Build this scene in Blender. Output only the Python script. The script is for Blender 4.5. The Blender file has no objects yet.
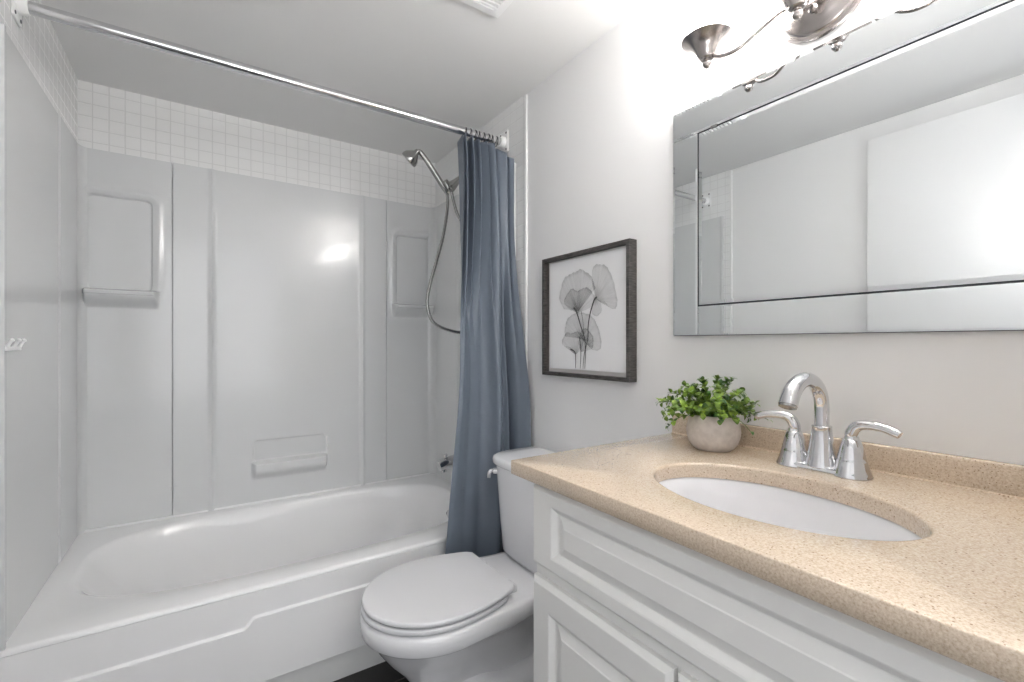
import bpy, bmesh, math, random
from mathutils import Vector, Matrix
S = bpy.context.scene
C = S.collection
PI = math.pi

# ------------------------------------------------------------------ camera
cam = bpy.data.cameras.new('camera')
cam.sensor_fit = 'HORIZONTAL'
cam.sensor_width = 36.0
cam.lens = 461.9 / 1024 * 36.0
cam.shift_y = 2.4 / 1024
cam.clip_start = 0.02
cam_ob = bpy.data.objects.new('camera', cam)
C.objects.link(cam_ob)
cam_ob.location = (0, 0, 1.15)
cam_ob.rotation_euler = (PI / 2, 0, -math.radians(33.82))
S.camera = cam_ob

# ------------------------------------------------------------------ world, exposure, lights
S.view_settings.view_transform = 'Standard'
S.view_settings.look = 'None'
S.view_settings.gamma = 1.0
S.view_settings.use_curve_mapping = False
S.view_settings.exposure = 0.27
W = bpy.data.worlds.new('world')
S.world = W
W.use_nodes = True
W.node_tree.nodes['Background'].inputs[0].default_value = (0.9, 0.95, 1.0, 1)
W.node_tree.nodes['Background'].inputs[1].default_value = 0.6


def area_light(name, loc, rot, sx, sy, power, col=(1, 1, 1)):
    d = bpy.data.lights.new(name, 'AREA')
    d.shape = 'RECTANGLE'
    d.size, d.size_y = sx, sy
    d.energy = power
    d.color = col
    o = bpy.data.objects.new(name, d)
    C.objects.link(o)
    o.location = loc
    o.rotation_euler = rot
    return o


SHADE_EMIT = 21.0
S.cycles.max_bounces = 16
S.cycles.diffuse_bounces = 10
area_light('hall_fill', (-0.1, -1.55, 1.45), (PI / 2, 0, 0), 1.7, 1.7, 17, (0.99, 0.995, 1.0))  # added frontal fill through the doorway, no window behind it
area_light('bounced_flash', (0.36, 0.15, 1.22), (PI, 0, 0), 0.36, 0.12, 3.5, (1.0, 0.99, 0.98))
area_light('hall_top_fill', (0.1, -0.75, 2.37), (0, 0, 0), 0.34, 0.34, 5, (1.0, 0.97, 0.93))  # added overhead fill in the unseen hall, no fixture there


# ------------------------------------------------------------------ materials
def mat(name, col, rough=0.5, metal=0.0, spec=0.5, coat=0.0, emit=0.0):
    m = bpy.data.materials.new(name)
    m.use_nodes = True
    b = m.node_tree.nodes['Principled BSDF']
    b.inputs['Base Color'].default_value = (*col, 1)
    b.inputs['Roughness'].default_value = rough
    b.inputs['Metallic'].default_value = metal
    b.inputs['Specular IOR Level'].default_value = spec
    b.inputs['Coat Weight'].default_value = coat
    if emit:
        b.inputs['Emission Color'].default_value = (*col, 1)
        b.inputs['Emission Strength'].default_value = emit
    return m


def nodes(m):
    nt = m.node_tree
    return nt, nt.nodes['Principled BSDF'], nt.nodes.new, nt.links.new


def add_noise_bump(m, scale, strength, dist=0.002, detail=4):
    nt, b, N, L = nodes(m)
    tc = N('ShaderNodeTexCoord')
    n = N('ShaderNodeTexNoise')
    n.inputs['Scale'].default_value = scale
    n.inputs['Detail'].default_value = detail
    L(tc.outputs['Object'], n.inputs['Vector'])
    bp = N('ShaderNodeBump')
    bp.inputs['Strength'].default_value = strength
    bp.inputs['Distance'].default_value = dist
    L(n.outputs['Fac'], bp.inputs['Height'])
    L(bp.outputs['Normal'], b.inputs['Normal'])
    return m


def noise_color(m, c1, c2, scale, lo=0.4, hi=0.6, detail=5, rough=0.6):
    nt, b, N, L = nodes(m)
    tc = N('ShaderNodeTexCoord')
    n = N('ShaderNodeTexNoise')
    n.inputs['Scale'].default_value = scale
    n.inputs['Detail'].default_value = detail
    n.inputs['Roughness'].default_value = rough
    L(tc.outputs['Object'], n.inputs['Vector'])
    r = N('ShaderNodeValToRGB')
    r.color_ramp.elements[0].position = lo
    r.color_ramp.elements[0].color = (*c1, 1)
    r.color_ramp.elements[1].position = hi
    r.color_ramp.elements[1].color = (*c2, 1)
    L(n.outputs['Fac'], r.inputs['Fac'])
    L(r.outputs['Color'], b.inputs['Base Color'])
    return r


M = {}
M['wall'] = add_noise_bump(mat('wall_paint', (0.80, 0.797, 0.797), 0.55, spec=0.3), 260, 0.05)
M['ceiling'] = add_noise_bump(mat('ceiling_paint', (0.78, 0.778, 0.772), 0.6, spec=0.3), 220, 0.06)
M['trim'] = mat('white_trim_paint', (0.86, 0.86, 0.85), 0.35)
M['acrylic'] = mat('surround_acrylic', (0.70, 0.708, 0.712), 0.17, spec=0.5, coat=0.25)
M['tub'] = mat('tub_enamel', (0.88, 0.88, 0.885), 0.12, spec=0.5, coat=0.2)
M['porcelain'] = mat('porcelain', (0.82, 0.82, 0.84), 0.07, spec=0.5, coat=0.3)
M['seat'] = mat('toilet_seat_plastic', (0.76, 0.76, 0.78), 0.2)
M['cabinet'] = add_noise_bump(mat('cabinet_thermofoil', (0.79, 0.785, 0.77), 0.38), 400, 0.03, 0.001)
M['chrome'] = mat('chrome', (0.70, 0.70, 0.715), 0.06, 1.0)
M['nickel'] = mat('brushed_nickel', (0.44, 0.405, 0.39), 0.27, 1.0)
M['steel'] = mat('shower_steel', (0.40, 0.395, 0.385), 0.20, 1.0)
M['rodmetal'] = mat('rod_chrome', (0.72, 0.72, 0.73), 0.16, 1.0)
M['darkmetal'] = mat('ring_metal', (0.12, 0.12, 0.13), 0.3, 1.0)
M['mirror'] = mat('mirror_silver', (0.82, 0.845, 0.855), 0.0, 1.0)
M['mirror_back'] = mat('mirror_backing', (0.03, 0.035, 0.04), 0.5)
M['white_plastic'] = mat('white_plastic', (0.85, 0.85, 0.85), 0.3)
M['glass_shade'] = mat('lit_glass_shade', (1.0, 0.985, 0.965), 0.3, emit=SHADE_EMIT)
M['dark'] = mat('dark_gap', (0.02, 0.02, 0.02), 0.6)
M['door'] = mat('door_paint', (0.77, 0.77, 0.775), 0.3)
M['pot'] = add_noise_bump(mat('pot_cement', (0.60, 0.53, 0.48), 0.75, spec=0.25), 90, 0.25, 0.002)
noise_color(M['pot'], (0.60, 0.54, 0.50), (0.68, 0.62, 0.575), 60)
M['soil'] = mat('soil', (0.03, 0.022, 0.015), 0.9)
M['stem'] = mat('plant_stem', (0.10, 0.17, 0.03), 0.6)
M['leaf'] = mat('plant_leaf', (0.10, 0.24, 0.03), 0.38)
noise_color(M['leaf'], (0.025, 0.085, 0.012), (0.29, 0.43, 0.05), 40, 0.38, 0.68, 2)
M['frame'] = mat('grey_wood_frame', (0.075, 0.066, 0.06), 0.55)
M['frame_side'] = M['frame']


def wood_grain(m):
    nt, b, N, L = nodes(m)
    tc = N('ShaderNodeTexCoord')
    mp = N('ShaderNodeMapping')
    mp.inputs['Scale'].default_value = (40, 40, 260)
    n = N('ShaderNodeTexNoise')
    n.inputs['Scale'].default_value = 1.0
    L(tc.outputs['Object'], mp.inputs['Vector'])
    L(mp.outputs['Vector'], n.inputs['Vector'])
    r = N('ShaderNodeValToRGB')
    r.color_ramp.elements[0].color = (0.035, 0.032, 0.03, 1)
    r.color_ramp.elements[1].color = (0.10, 0.09, 0.085, 1)
    r.color_ramp.elements[0].position = 0.35
    r.color_ramp.elements[1].position = 0.7
    L(n.outputs['Fac'], r.inputs['Fac'])
    L(r.outputs['Color'], b.inputs['Base Color'])


wood_grain(M['frame'])
M['art_paper'] = mat('art_paper', (0.82, 0.82, 0.83), 0.6, spec=0.2)
M['art_mat'] = mat('art_mat_board', (0.70, 0.69, 0.68), 0.7, spec=0.2)
M['ink'] = mat('art_ink', (0.10, 0.10, 0.10), 0.7, spec=0.1)


def petal_material():
    m = mat('art_grey_wash', (0.45, 0.45, 0.44), 0.7, spec=0.1)
    nt, b, N, L = nodes(m)
    uv = N('ShaderNodeUVMap')
    sep = N('ShaderNodeSeparateXYZ')
    L(uv.outputs['UV'], sep.inputs[0])
    mp = N('ShaderNodeMapping')
    mp.inputs['Scale'].default_value = (26, 1.2, 1)
    n = N('ShaderNodeTexNoise')
    n.inputs['Scale'].default_value = 1.0
    n.inputs['Detail'].default_value = 3
    L(uv.outputs['UV'], mp.inputs['Vector'])
    L(mp.outputs['Vector'], n.inputs['Vector'])
    # darker at the base (v=0) and at the rim (v=1), thin wash between
    cr = N('ShaderNodeValToRGB')
    e = cr.color_ramp.elements
    e[0].position = 0.0
    e[0].color = (1, 1, 1, 1)
    e[1].position = 1.0
    e[1].color = (0.62, 0.62, 0.62, 1)
    x = e.new(0.16); x.color = (0.70, 0.70, 0.70, 1)
    x = e.new(0.45); x.color = (0.36, 0.36, 0.36, 1)
    x = e.new(0.90); x.color = (0.30, 0.30, 0.30, 1)
    L(sep.outputs['Y'], cr.inputs['Fac'])
    mul = N('ShaderNodeMath'); mul.operation = 'MULTIPLY'
    add = N('ShaderNodeMath'); add.operation = 'ADD'; add.inputs[1].default_value = 0.02
    L(n.outputs['Fac'], add.inputs[0])
    L(add.outputs[0], mul.inputs[0])
    L(cr.outputs['Color'], mul.inputs[1])
    L(mul.outputs[0], b.inputs['Alpha'])
    b.inputs['Base Color'].default_value = (0.16, 0.16, 0.155, 1)
    return m


M['petal'] = petal_material()


def tile_material():
    m = mat('white_mosaic_tile', (0.8, 0.8, 0.79), 0.16, spec=0.5)
    nt, b, N, L = nodes(m)
    tc = N('ShaderNodeTexCoord')
    sep = N('ShaderNodeSeparateXYZ')
    L(tc.outputs['Object'], sep.inputs[0])

    def line(sock_a, sock_b):
        a = N('ShaderNodeMath'); a.operation = 'ADD'
        L(sock_a, a.inputs[0])
        if sock_b is not None:
            L(sock_b, a.inputs[1])
        else:
            a.inputs[1].default_value = 10.0
        d = N('ShaderNodeMath'); d.operation = 'DIVIDE'; d.inputs[1].default_value = 0.05
        L(a.outputs[0], d.inputs[0])
        f = N('ShaderNodeMath'); f.operation = 'FRACT'
        L(d.outputs[0], f.inputs[0])
        s = N('ShaderNodeMath'); s.operation = 'SUBTRACT'; s.inputs[1].default_value = 0.5
        L(f.outputs[0], s.inputs[0])
        ab = N('ShaderNodeMath'); ab.operation = 'ABSOLUTE'
        L(s.outputs[0], ab.inputs[0])
        return ab.outputs[0]

    off = N('ShaderNodeMath'); off.operation = 'ADD'; off.inputs[1].default_value = 10.01
    L(sep.outputs['Y'], off.inputs[0])
    h = line(sep.outputs['X'], off.outputs[0])
    v = line(sep.outputs['Z'], None)
    mx = N('ShaderNodeMath'); mx.operation = 'MAXIMUM'
    L(h, mx.inputs[0]); L(v, mx.inputs[1])
    r = N('ShaderNodeMapRange')
    r.inputs['From Min'].default_value = 0.452
    r.inputs['From Max'].default_value = 0.478
    L(mx.outputs[0], r.inputs['Value'])
    mix = N('ShaderNodeMix'); mix.data_type = 'RGBA'
    mix.inputs[6].default_value = (0.86, 0.86, 0.855, 1)
    mix.inputs[7].default_value = (0.70, 0.70, 0.695, 1)
    L(r.outputs[0], mix.inputs[0])
    L(mix.outputs[2], b.inputs['Base Color'])
    bp = N('ShaderNodeBump'); bp.invert = True
    bp.inputs['Strength'].default_value = 0.6
    bp.inputs['Distance'].default_value = 0.0015
    L(r.outputs[0], bp.inputs['Height'])
    L(bp.outputs['Normal'], b.inputs['Normal'])
    rr = N('ShaderNodeMapRange')
    rr.inputs['To Min'].default_value = 0.16
    rr.inputs['To Max'].default_value = 0.7
    L(r.outputs[0], rr.inputs['Value'])
    L(rr.outputs[0], b.inputs['Roughness'])
    return m


M['tile'] = tile_material()


def floor_material():
    m = mat('dark_floor_tile', (0.02, 0.02, 0.022), 0.22)
    nt, b, N, L = nodes(m)
    tc = N('ShaderNodeTexCoord')
    br = N('ShaderNodeTexBrick')
    br.offset = 0.0
    br.inputs['Scale'].default_value = 1.0
    br.inputs['Brick Width'].default_value = 0.305
    br.inputs['Row Height'].default_value = 0.305
    br.inputs['Mortar Size'].default_value = 0.003
    br.inputs['Color1'].default_value = (0.016, 0.015, 0.016, 1)
    br.inputs['Color2'].default_value = (0.024, 0.022, 0.022, 1)
    br.inputs['Mortar'].default_value = (0.10, 0.09, 0.085, 1)
    L(tc.outputs['Object'], br.inputs['Vector'])
    L(br.outputs['Color'], b.inputs['Base Color'])
    return m


M['floor'] = floor_material()


def stone_material():
    m = mat('tan_speckled_counter', (0.6, 0.44, 0.28), 0.16, spec=0.5, coat=0.4)
    nt, b, N, L = nodes(m)
    tc = N('ShaderNodeTexCoord')
    n1 = N('ShaderNodeTexNoise')
    n1.inputs['Scale'].default_value = 330
    n1.inputs['Detail'].default_value = 3
    n1.inputs['Roughness'].default_value = 0.7
    L(tc.outputs['Object'], n1.inputs['Vector'])
    r1 = N('ShaderNodeValToRGB')
    e = r1.color_ramp.elements
    e[0].position = 0.30; e[0].color = (0.49, 0.37, 0.265, 1)
    e[1].position = 0.70; e[1].color = (0.75, 0.65, 0.53, 1)
    x = e.new(0.5); x.color = (0.64, 0.525, 0.405, 1)
    L(n1.outputs['Fac'], r1.inputs['Fac'])
    v = N('ShaderNodeTexVoronoi')
    v.inputs['Scale'].default_value = 260
    L(tc.outputs['Object'], v.inputs['Vector'])
    sp = N('ShaderNodeSeparateColor')
    L(v.outputs['Color'], sp.inputs[0])
    g = N('ShaderNodeMath'); g.operation = 'GREATER_THAN'; g.inputs[1].default_value = 0.90
    L(sp.outputs[0], g.inputs[0])
    l2 = N('ShaderNodeMath'); l2.operation = 'LESS_THAN'; l2.inputs[1].default_value = 0.30
    L(v.outputs['Distance'], l2.inputs[0])
    mul = N('ShaderNodeMath'); mul.operation = 'MULTIPLY'
    L(g.outputs[0], mul.inputs[0]); L(l2.outputs[0], mul.inputs[1])
    mix = N('ShaderNodeMix'); mix.data_type = 'RGBA'
    L(mul.outputs[0], mix.inputs[0])
    L(r1.outputs['Color'], mix.inputs[6])
    mix.inputs[7].default_value = (0.30, 0.20, 0.13, 1)
    L(mix.outputs[2], b.inputs['Base Color'])
    return m


M['stone'] = stone_material()


def curtain_material():
    m = mat('blue_grey_polyester', (0.150, 0.178, 0.222), 0.40, spec=0.45)
    nt, b, N, L = nodes(m)
    tc = N('ShaderNodeTexCoord')
    n = N('ShaderNodeTexNoise')
    n.inputs['Scale'].default_value = 14
    n.inputs['Detail'].default_value = 3
    L(tc.outputs['Object'], n.inputs['Vector'])
    bp = N('ShaderNodeBump')
    bp.inputs['Strength'].default_value = 0.10
    bp.inputs['Distance'].default_value = 0.006
    L(n.outputs['Fac'], bp.inputs['Height'])
    L(bp.outputs['Normal'], b.inputs['Normal'])
    return m


M['curtain'] = curtain_material()


# ------------------------------------------------------------------ helpers
def obj(name, bm, m, parent=None, smooth=True, angle=40, mats=None):
    bmesh.ops.remove_doubles(bm, verts=bm.verts, dist=1e-6)
    bmesh.ops.recalc_face_normals(bm, faces=bm.faces)
    me = bpy.data.meshes.new(name)
    bm.to_mesh(me)
    bm.free()
    for k in (mats or [m]):
        me.materials.append(k)
    if smooth:
        me.shade_smooth()
        me.set_sharp_from_angle(angle=math.radians(angle))
    o = bpy.data.objects.new(name, me)
    C.objects.link(o)
    if parent:
        o.parent = parent
        o.matrix_parent_inverse = parent.matrix_basis.inverted()
    return o


def tag(o, label, cat, group=None, kind=None):
    o['label'] = label
    o['category'] = cat
    if group:
        o['group'] = group
    if kind:
        o['kind'] = kind
    return o


def thing(name, label, cat, loc=(0, 0, 0), group=None):
    o = bpy.data.objects.new(name, None)
    C.objects.link(o)
    o.location = loc
    o.empty_display_size = 0.05
    return tag(o, label, cat, group)


def struct(name, bm, m, label, cat, **k):
    o = obj(name, bm, m, **k)
    return tag(o, label, cat, kind='structure')


def box(bm, lo, hi, bevel=0.0, seg=2):
    r = bmesh.ops.create_cube(bm, size=1.0)
    vs = r['verts']
    for v in vs:
        v.co = Vector([(lo[i] + hi[i]) / 2 + v.co[i] * (hi[i] - lo[i]) for i in range(3)])
    if bevel > 0:
        es = list({e for v in vs for e in v.link_edges})
        bmesh.ops.bevel(bm, geom=es, offset=bevel, segments=seg, profile=0.5, affect='EDGES')
    return bm


def nbox(lo, hi, bevel=0.0, seg=2):
    return box(bmesh.new(), lo, hi, bevel, seg)


def loft(bm, rings, cap0=True, cap1=True, closed=True):
    vr = [[bm.verts.new(p) for p in r] for r in rings]
    n = len(vr[0])
    for a, b in zip(vr, vr[1:]):
        for i in range(n if closed else n - 1):
            j = (i + 1) % n
            try:
                bm.faces.new((a[i], a[j], b[j], b[i]))
            except ValueError:
                pass
    if cap0:
        bm.faces.new(vr[0][::-1])
    if cap1:
        bm.faces.new(vr[-1])
    return bm


def frame_of(d):
    d = Vector(d).normalized()
    u = d.cross(Vector((0, 0, 1)))
    if u.length < 1e-3:
        u = d.cross(Vector((0, 1, 0)))
    u.normalize()
    return d, u, d.cross(u).normalized()


def lathe(bm, prof, origin=(0, 0, 0), axis=(0, 0, 1), n=32, cap0=True, cap1=True):
    d, u, w = frame_of(axis)
    o = Vector(origin)
    rings = []
    for r, h in prof:
        r = max(r, 1e-4)
        rings.append([o + d * h + (u * math.cos(2 * PI * i / n) + w * math.sin(2 * PI * i / n)) * r for i in range(n)])
    return loft(bm, rings, cap0, cap1)


def smooth_path(pts, per=8):
    P = [Vector(p) for p in pts]
    out = []
    for i in range(len(P) - 1):
        p0 = P[max(i - 1, 0)]; p1 = P[i]; p2 = P[i + 1]; p3 = P[min(i + 2, len(P) - 1)]
        for k in range(per):
            t = k / per
            out.append(0.5 * ((2 * p1) + (p2 - p0) * t + (2 * p0 - 5 * p1 + 4 * p2 - p3) * t * t + (3 * p1 - p0 - 3 * p2 + p3) * t ** 3))
    out.append(P[-1])
    return out


def tube(bm, path, rad, n=14, cap=True):
    P = [Vector(p) for p in path]
    k = len(P)
    if not isinstance(rad, (list, tuple)):
        rad = [rad] * k
    elif len(rad) != k:
        q = []
        for i in range(k):
            t = i / (k - 1) * (len(rad) - 1)
            a = int(min(t, len(rad) - 2))
            q.append(rad[a] + (rad[a + 1] - rad[a]) * (t - a))
        rad = q
    rings = []
    u = None
    for i in range(k):
        d = (P[min(i + 1, k - 1)] - P[max(i - 1, 0)]).normalized()
        if u is None:
            _, u, _ = frame_of(d)
        u = (u - d * u.dot(d)).normalized()
        w = d.cross(u)
        rings.append([P[i] + (u * math.cos(2 * PI * j / n) + w * math.sin(2 * PI * j / n)) * rad[i] for j in range(n)])
    return loft(bm, rings, cap, cap)


def sstep(a, b, x):
    t = min(1.0, max(0.0, (x - a) / (b - a)))
    return t * t * (3 - 2 * t)


def samples(a, b, coarse, fine=()):
    """coordinates from a to b, every `coarse`, and every step inside the (p, q, step) ranges"""
    s = {round(a, 5), round(b, 5)}
    n = max(1, int((b - a) / coarse))
    for i in range(n + 1):
        s.add(round(a + (b - a) * i / n, 5))
    for p, q, st in fine:
        p = max(a, p); q = min(b, q)
        m = max(1, int((q - p) / st))
        for i in range(m + 1):
            s.add(round(p + (q - p) * i / m, 5))
    out = []
    for v in sorted(s):
        if not out or v - out[-1] > 4e-4:
            out.append(v)
    out[-1] = b
    return out


def relief(bm, us, vs, hfun, put, back=0.0):
    """height-field front put(u, v, h) with skirts and a back sheet at h = back"""
    F = [[bm.verts.new(put(u, v, hfun(u, v))) for v in vs] for u in us]
    nu, nv = len(us), len(vs)
    for i in range(nu - 1):
        for j in range(nv - 1):
            bm.faces.new((F[i][j], F[i + 1][j], F[i + 1][j + 1], F[i][j + 1]))
    loop = [(i, 0) for i in range(nu)] + [(nu - 1, j) for j in range(1, nv)] + \
           [(i, nv - 1) for i in range(nu - 2, -1, -1)] + [(0, j) for j in range(nv - 2, 0, -1)]
    B = [bm.verts.new(put(us[i], vs[j], back)) for i, j in loop]
    m = len(loop)
    for k in range(m):
        a = loop[k]; b = loop[(k + 1) % m]
        bm.faces.new((F[a[0]][a[1]], F[b[0]][b[1]], B[(k + 1) % m], B[k]))
    bm.faces.new(B)
    return bm


def rrect_sdf(x, z, x0, x1, z0, z1, r):
    cx, cz = (x0 + x1) / 2, (z0 + z1) / 2
    qx = abs(x - cx) - (x1 - x0) / 2 + r
    qz = abs(z - cz) - (z1 - z0) / 2 + r
    return math.hypot(max(qx, 0), max(qz, 0)) + min(max(qx, qz), 0) - r


def panel_rings(bm, put, w0, w1, z0, z1, prof):
    """raised panel: nested rectangles inset by (iw, iz), at depth d; put(w, z, d)"""
    rings = []
    for iw, iz, d in prof:
        a, b, c, e = w0 + iw, w1 - iw, z0 + iz, z1 - iz
        rings.append([put(a, c, d), put(b, c, d), put(b, e, d), put(a, e, d)])
    return loft(bm, rings)


# ------------------------------------------------------------------ room constants (metres; camera stands in the doorway)
XR, XL = 1.12, -0.413          # vanity wall, opposite wall
YB = 2.46                      # wall behind the tub
YD = 0.06                      # inner face of the doorway wall
ZC = 2.185                     # ceiling
YT = 1.56                      # where the tile starts on the side walls
PY0, PTOP = 1.630, 1.920       # front edge and top of the acrylic panels
RIM = 0.41                     # tub rim

struct('floor', nbox((-1.3, -1.7, -0.06), (XR + 0.1, YB + 0.1, 0.0)), M['floor'], 'dark tiled floor beneath toilet and vanity', 'floor', smooth=False)
struct('ceiling', nbox((XL - 0.1, YD, ZC), (XR + 0.1, YB + 0.1, ZC + 0.08)), M['ceiling'], 'plain white painted ceiling over the whole bathroom', 'ceiling', smooth=False)
struct('wall_right', nbox((XR, -0.08, 0), (XR + 0.1, YB + 0.1, 2.4)), M['wall'], 'white painted wall carrying mirror and framed print', 'wall', smooth=False)
struct('wall_back', nbox((XL - 0.1, YB, 0), (XR, YB + 0.1, ZC)), M['wall'], 'wall behind the bathtub', 'wall', smooth=False)
struct('wall_left', nbox((XL - 0.1, -0.08, 0), (XL, YB, 2.4)), M['wall'], 'white painted wall opposite the vanity, seen in the mirror', 'wall', smooth=False)
bm = bmesh.new()
box(bm, (XL, -0.06, 0), (-0.352, YD, 2.4))
box(bm, (0.59, -0.06, 0), (XR, YD, 2.4))
box(bm, (-0.352, -0.06, 2.09), (0.59, YD, 2.4))
struct('wall_front', bm, M['wall'], 'wall with the open doorway the picture is taken from', 'wall', smooth=False)
bm = bmesh.new()
box(bm, (-1.3, -1.7, 2.4), (XR + 0.1, -0.06, 2.46))
struct('ceiling_hall', bm, M['ceiling'], 'white ceiling of the hall outside the doorway', 'ceiling', smooth=False)
bm = bmesh.new()
box(bm, (-1.36, -1.7, 0), (-1.3, -0.06, 2.4))
box(bm, (-1.3, -0.08, 0), (XL - 0.1, -0.06, 2.4))
struct('wall_hall', bm, M['wall'], 'white wall of the hall outside the doorway', 'wall', smooth=False)

# tiled fields (5 cm mosaic): behind the tub and on the two end walls
struct('trim_1', nbox((XL + 0.006, YB - 0.006, 1.86), (XR - 0.006, YB, ZC)), M['tile'], 'white mosaic tile band above the tub back panels', 'tile band', smooth=False)
bm = nbox((XR - 0.006, YT + 0.006, 0.42), (XR, YB - 0.006, ZC))
struct('trim_2', bm, M['tile'], 'white mosaic tile strip beside the blue curtain', 'tile band', smooth=False)
bm = nbox((XL, YT + 0.006, 0.42), (XL + 0.006, YB - 0.006, ZC))
struct('trim_3', bm, M['tile'], 'white mosaic tile strip on the wall at the far end of the shower rod', 'tile band', smooth=False)
struct('trim_4', nbox((XR - 0.010, YT - 0.006, 0.42), (XR, YT + 0.006, ZC - 0.004), 0.002), M['trim'], 'white edge strip between mosaic tile and painted vanity wall', 'trim')
struct('trim_5', nbox((XL, YT - 0.006, 0.42), (XL + 0.010, YT + 0.006, ZC - 0.004), 0.002), M['trim'], 'white edge strip between mosaic tile and painted wall seen in mirror', 'trim')
struct('baseboard_tub', nbox((XL, 1.642, 0), (XR, 1.656, 0.086), 0.002), M['trim'], 'white toe board under the bathtub apron', 'baseboard')

# ------------------------------------------------------------------ tub surround
sur = thing('tub_surround', 'glossy white moulded acrylic panels around the bathtub, with shelves', 'shower surround', (0.35, YB - 0.01, RIM))
PYB = 2.44   # face of the back panels


def end_h(y, z, PY0=PY0):
    h = 0.013
    h += 0.010 * (1 - sstep(PY0 + 0.012, PY0 + 0.024, y))         # front lip
    h += 0.006 * sstep(2.135, 2.155, y)                           # corner post
    d = y - (PYB - 0.045)
    if d > 0:
        h += 0.045 - math.sqrt(max(0, 0.045 ** 2 - min(d, 0.045) ** 2))
    return h


ys = samples(PY0, PYB - 0.001, 0.05, [(PY0, PY0 + 0.03, 0.003), (2.13, 2.16, 0.003), (PYB - 0.047, PYB, 0.003)])
zs = samples(RIM, PTOP, 0.2)
ysl = samples(1.606, PYB - 0.001, 0.05, [(1.606, 1.64, 0.003), (2.13, 2.16, 0.003), (PYB - 0.047, PYB, 0.003)])
obj('end_panel', relief(bmesh.new(), ysl, zs, lambda y, z: end_h(y, z, 1.606) * 0.62 - 0.004, lambda u, v, h: (XL + 0.006 + h, u, v), 0.001), M['acrylic'], sur)
obj('end_panel', relief(bmesh.new(), ys, zs, end_h, lambda u, v, h: (XR - 0.006 - h, u, v), 0.001), M['acrylic'], sur)


def corner_h(niche, ledge, sign):
    nx0, nx1, nz0, nz1 = niche
    lx0, lx1 = ledge

    def f(x, z):
        h = 0.014
        d = rrect_sdf(x, z, nx0, nx1, nz0, nz1, 0.022)
        h -= 0.012 * sstep(0.003, -0.004, d)
        if d > -0.004 and z > nz0 - 0.02:
            h += 0.006 * math.exp(-((d - 0.022) / 0.014) ** 2) * sstep(0.0, 0.01, d)
        sx = sstep(lx0, lx0 + 0.018, x) * (1 - sstep(lx1 - 0.026, lx1, x))
        if z > nz0 + 0.006:
            p = 0
        elif z > nz0 - 0.004:
            p = sstep(nz0 + 0.006, nz0 - 0.004, z)
        elif z > nz0 - 0.018:
            p = 1
        else:
            t = min(1, (nz0 - 0.018 - z) / 0.055)
            p = max(0.0, 0.5 + 0.5 * math.cos(PI * t)) ** 0.75
        return h + 0.045 * sx * p
    return f


def fine_for(niche, ledge):
    nx0, nx1, nz0, nz1 = niche
    fx = [(nx0 - 0.01, nx0 + 0.03, 0.003), (nx1 - 0.03, nx1 + 0.055, 0.003), (ledge[0], ledge[0] + 0.02, 0.003), (ledge[1] - 0.03, ledge[1], 0.003), (nx0 - 0.05, nx0, 0.004)]
    fz = [(nz1 - 0.03, nz1 + 0.055, 0.003), (nz0 - 0.08, nz0 + 0.012, 0.002), (nz0, nz1, 0.03)]
    return fx, fz


put_back = lambda u, v, h: (u, PYB + 0.014 - h, v)
nL = (-0.382, -0.175, 1.365, 1.742); lL = (-0.395, -0.146)
fx, fz = fine_for(nL, lL)
obj('corner_panel', relief(bmesh.new(), samples(XL + 0.012, -0.108, 0.03, fx), samples(RIM, PTOP, 0.1, fz), corner_h(nL, lL, 1), put_back, -0.004), M['acrylic'], sur)
nR = (0.878, 1.085, 1.362, 1.742); lR = (0.848, 1.098)
fx, fz = fine_for(nR, lR)
obj('corner_panel', relief(bmesh.new(), samples(0.822, XR - 0.012, 0.03, fx), samples(RIM, PTOP, 0.1, fz), corner_h(nR, lR, -1), put_back, -0.004), M['acrylic'], sur)


def centre_h(x, z):
    h = 0.016
    # two soft upright ribs
    for c in (0.035, 0.692):
        h += 0.007 * math.exp(-((x - c) / 0.010) ** 2)
    if x < 0.035 or x > 0.692:
        h += 0.003
    d = rrect_sdf(x, z, 0.196, 0.516, 0.600, 0.698, 0.016)
    h -= 0.007 * sstep(0.003, -0.003, d)
    sx = sstep(0.184, 0.204, x) * (1 - sstep(0.502, 0.522, x))
    if z > 0.606:
        p = 0
    elif z > 0.596:
        p = sstep(0.606, 0.596, z)
    elif z > 0.572:
        p = 1
    else:
        p = max(0.0, 0.5 + 0.5 * math.cos(PI * min(1, (0.572 - z) / 0.055))) ** 0.75
    h += 0.05 * sx * p
    return h


xs = samples(-0.1045, 0.8185, 0.06, [(0.005, 0.065, 0.004), (0.662, 0.722, 0.004), (0.18, 0.225, 0.0025), (0.49, 0.525, 0.0025)])
zs = samples(RIM, PTOP, 0.1, [(0.50, 0.615, 0.0025), (0.675, 0.705, 0.0025)])
obj('centre_panel', relief(bmesh.new(), xs, zs, centre_h, put_back, -0.004), M['acrylic'], sur)
obj('sealing_strip', nbox((XL + 0.02, PYB - 0.006, RIM - 0.004), (XR - 0.02, PYB + 0.005, RIM + 0.008), 0.003), M['tub'], sur)

# ------------------------------------------------------------------ bathtub
tub = thing('bathtub', 'white built-in bathtub with stepped apron, along the tiled wall', 'bathtub', (0.35, 2.0, 0))
TY0 = 1.600


def sellipse(cx, cy, ax, ay, n, z, N=72):
    r = []
    for i in range(N):
        t = 2 * PI * i / N
        c, s = math.cos(t), math.sin(t)
        r.append(Vector((cx + ax * math.copysign(abs(c) ** (2 / n), c), cy + ay * math.copysign(abs(s) ** (2 / n), s), z)))
    return r


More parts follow.
